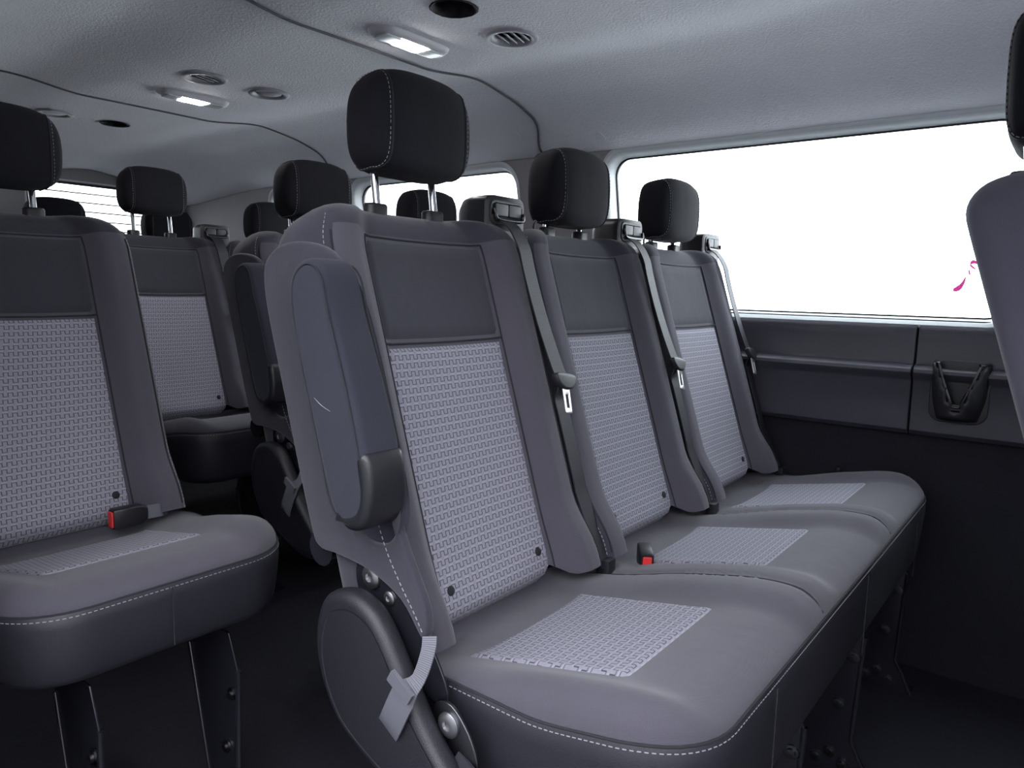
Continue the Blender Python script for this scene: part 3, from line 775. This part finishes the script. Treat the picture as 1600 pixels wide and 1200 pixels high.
def seat_unit(root, x, dz, raise_, first=None, belt=True, hook=False, rest_scale=1.0):
    """one sitting place of a bench: backrest with its pieces, headrest with posts, belt and tower"""
    L = (x, 0, dz)
    bk = link('backrest', ME['back'], root, L)
    link('back_insert', ME['insert'], bk); link('head_panel', ME['head'], bk); link('seam', ME['seam'], bk); link('stitching', ME['stitch'], bk)
    for s in (-.106, .106):
        p = P(s, nf(s, .053)+.003, .053); link('snap_button', ME['hole'], bk, p, (radians(-17.7), 0, 0))
    hr = link('headrest', ME['rest'], root, (x, .876-Y0, 1.190+raise_+dz), (radians(-8), 0, 0))
    hr.scale = (1, 1, rest_scale)
    link('seam', ME['rseam'], hr); link('stitching', ME['rstitch'], hr)
    for s in (-.063, .063):
        p = link('post', ME['post'], hr, (s, .030, -.080)); link('collar', ME['collar'], bk, (s, .892-Y0, 1.0665))
    if hook: link('bag_hook', ME['hook'], bk, (-.088, .888-Y0, 1.064))
    if belt:
        m = ME['tower']; tw = link('belt_tower', m[0], root, (x+.205, .885-Y0, 1.078+dz))
        link('bezel', m[1], tw); link('slot', m[2], tw); link('guide_flap', m[3], tw); link('guide_flap', m[3], tw, (.038, 0, 0)); link('guide_bar', m[4], tw); link('lower_plate', m[5], tw)
        sb = link('seat_belt', ME['belt'], root, L); link('latch_grip', ME['latch'], sb); link('tongue', ME['tongue'], sb)
        q = P(.234, .047, -.004); link('anchor_sleeve', ME['anchor'], sb, (q[0], q[1], q[2]-.005))
    return bk
def bench(name, label, X, dY, dz, n, raises, pitch=.46, side=False, belts=True, hooks=(), group=None, legs=None, buckles=True, inserts=True):
    root = thing(name, label, 'seat', (X, Y0+dY, 0), group)
    for k in range(n): seat_unit(root, k*pitch, dz, raises[k], belt=belts, hook=k in hooks)
    mt, ms, mseam, mst = CM[n]
    cu = link('cushion', mt, root, (0, 0, dz)); link('seam', mseam, cu); link('stitching', mst, cu); link('skirt', ms, root, (0, 0, dz))
    for k in range(n): link('cushion_insert', ME['cinsert'], cu, (k*pitch, 0, 0))
    # frame under the cushion and behind the hinge
    b = MB(); xa, xb = -.20, .20+(n-1)*pitch
    b.box(xa, xb, .42-Y0, .72-Y0, .335+dz, .42+dz); b.box(xa, xb, .735-Y0, .775-Y0, .30+dz, .60+dz)
    link('seat_frame', b.mesh('seat_frame', 'frame', 0), root)
    b = MB(); b.tube([(xa-.02, .83-Y0, .575+dz), (xb, .83-Y0, .575+dz)], .026, 14); link('cross_tube', b.mesh('cross_tube', 'frame', 40), root)
    for x in (legs or ([-.10, .12] if n == 1 else [.02, (n-1)*pitch*.5+.1, (n-1)*pitch+.05])):
        lg = link('leg', ME['leg'], root, (x, .45-Y0, 0))
        for (yy, zz) in ((-.160, .255), (-.140, .15), (-.130, .045), (-.155, .028), (-.105, .026)): link('bolt', ME['bolt'], lg, (-.003, yy, zz))
    if side:
        m = ME['arm']; ar = link('armrest', m[0], root, (-W-.036, 0, dz)); link('end_pad', m[1], ar); link('seam', m[2], ar)
        if n == 3:
            b = MB(); b.tube(cat_open([(-.0312, .737-Y0, .812), (-.0314, .722-Y0, .804), (-.0312, .706-Y0, .799)], 4), [.0002, .0002, .0003, .0004, .0004, .0003, .0003, .0002, .0002], 5); link('scuff_mark', b.mesh('scuff_mark', 'stitch', 0), ar)['label'] = 'pale scratch'
        sp_ = link('side_pad', ME['sidepad'][0], root, (-W-.006, 0, dz)); link('recess_lining', ME['sidepad'][1], sp_, (.004, 0, 0)); link('stitching', ME['padst'], sp_)
        m = ME['shield']; sh = link('recliner_shield', m[0], root, (-.262, 0, dz)); link('shield_panel', m[1], sh); link('release_strap', m[2], sh); link('strap_loop', m[3], sh)
        hp = link('hinge_plate', m[7], root, (-.232, 0, dz)); link('pivot_bolt', m[4], hp, (-.002, .702-Y0, .572)); bb = link('pivot_bolt', m[4], hp, (-.002, .668-Y0, .552)); bb.scale = (.6, .6, .6)
        an = link('anchor_bracket', m[5], root, (-.243, 0, dz)); link('pivot_bolt', m[4], an, (-.002, .550-Y0, .432)); link('anchor_webbing', m[6], an)
    return root
main = bench('bench_seat', 'nearest three-seat bench, patterned grey cloth, folded armrest on its aisle side', .8384, 0, 0, 3, (.012, -.028, -.028), side=True, hooks=(1, 2), legs=[.25, .63, 1.05])
bk = link('buckle', ME['buckle'], main, (.285, .020, .470), (0, radians(-6), radians(35)))
link('red_button', ME['button'], bk)
single = bench('passenger_seat', 'single patterned seat cut off by the left photo edge, red buckle on its cushion', .5025, .79, .012, 1, (.0,), belts=False)
bk = link('buckle', ME['buckle'], single, (.065, .055, .505), (0, 0, 0)); link('red_button', ME['button'], bk)
b = MB(); b.ribbon(cat_open([(.12, .055, .505), (.16, .065, .500), (.19, .10, .49)], 4), (0, .3, 1), .026); link('buckle_strap', b.mesh('buckle_strap', 'strap'), single)
bench('bench_seat', 'two-seat bench behind the nearest bench, dark headrests and aisle armrest', 1.2335, .79, .015, 2, (-.006, -.030), pitch=.43, side=True)
bench('bench_seat', 'two-seat bench in the fourth row, raised headrest seen between nearer seats', 1.2115, 1.65, .04, 2, (.022, -.045), side=True)
bench('bench_seat', 'rearmost dark bench in front of the heated rear window', .74, 2.46, .045, 3, (-.035, -.035, -.035))
# driver seat at the right edge of the photo
drv = thing('driver_seat', 'dark front seat back and tall headrest cut off by the right photo edge', 'seat', (1.385, Y0-.795, 0))
bk = link('backrest', ME['back'], drv, (0, 0, .06)); link('head_panel', ME['head'], bk); link('back_insert', ME['insert'], bk); link('seam', ME['seam'], bk)
for k_, m_ in ((0, 'door_lit_cloth'), (1, 'door_lit_cloth')): bk.material_slots[k_].link = 'OBJECT'; bk.material_slots[k_].material = M[m_]  # lighter colour stands in for door light on the driver seat
hr = link('headrest', ME['rest'], drv, (0, .870-Y0, 1.275), (radians(-8), 0, 0)); hr.scale = (1.25, 1.0, 1.30); link('seam', ME['rseam'], hr); link('stitching', ME['rstitch'], hr)
for s in (-.05, .05): link('post', ME['post'], hr, (s, .030, -.072))
for s in (-.063, .063): link('collar', ME['collar'], bk, (s, .892-Y0, 1.0665))
mt, ms, mseam, mst = CM[1]; cu = link('cushion', mt, drv, (0, 0, .03)); link('cushion_insert', ME['cinsert'], cu); link('skirt', ms, drv, (0, 0, .03))
b = MB().box(-.2, .2, -.2, .2, 0, .42); link('seat_base', b.mesh('seat_base', 'frame', 0), drv)
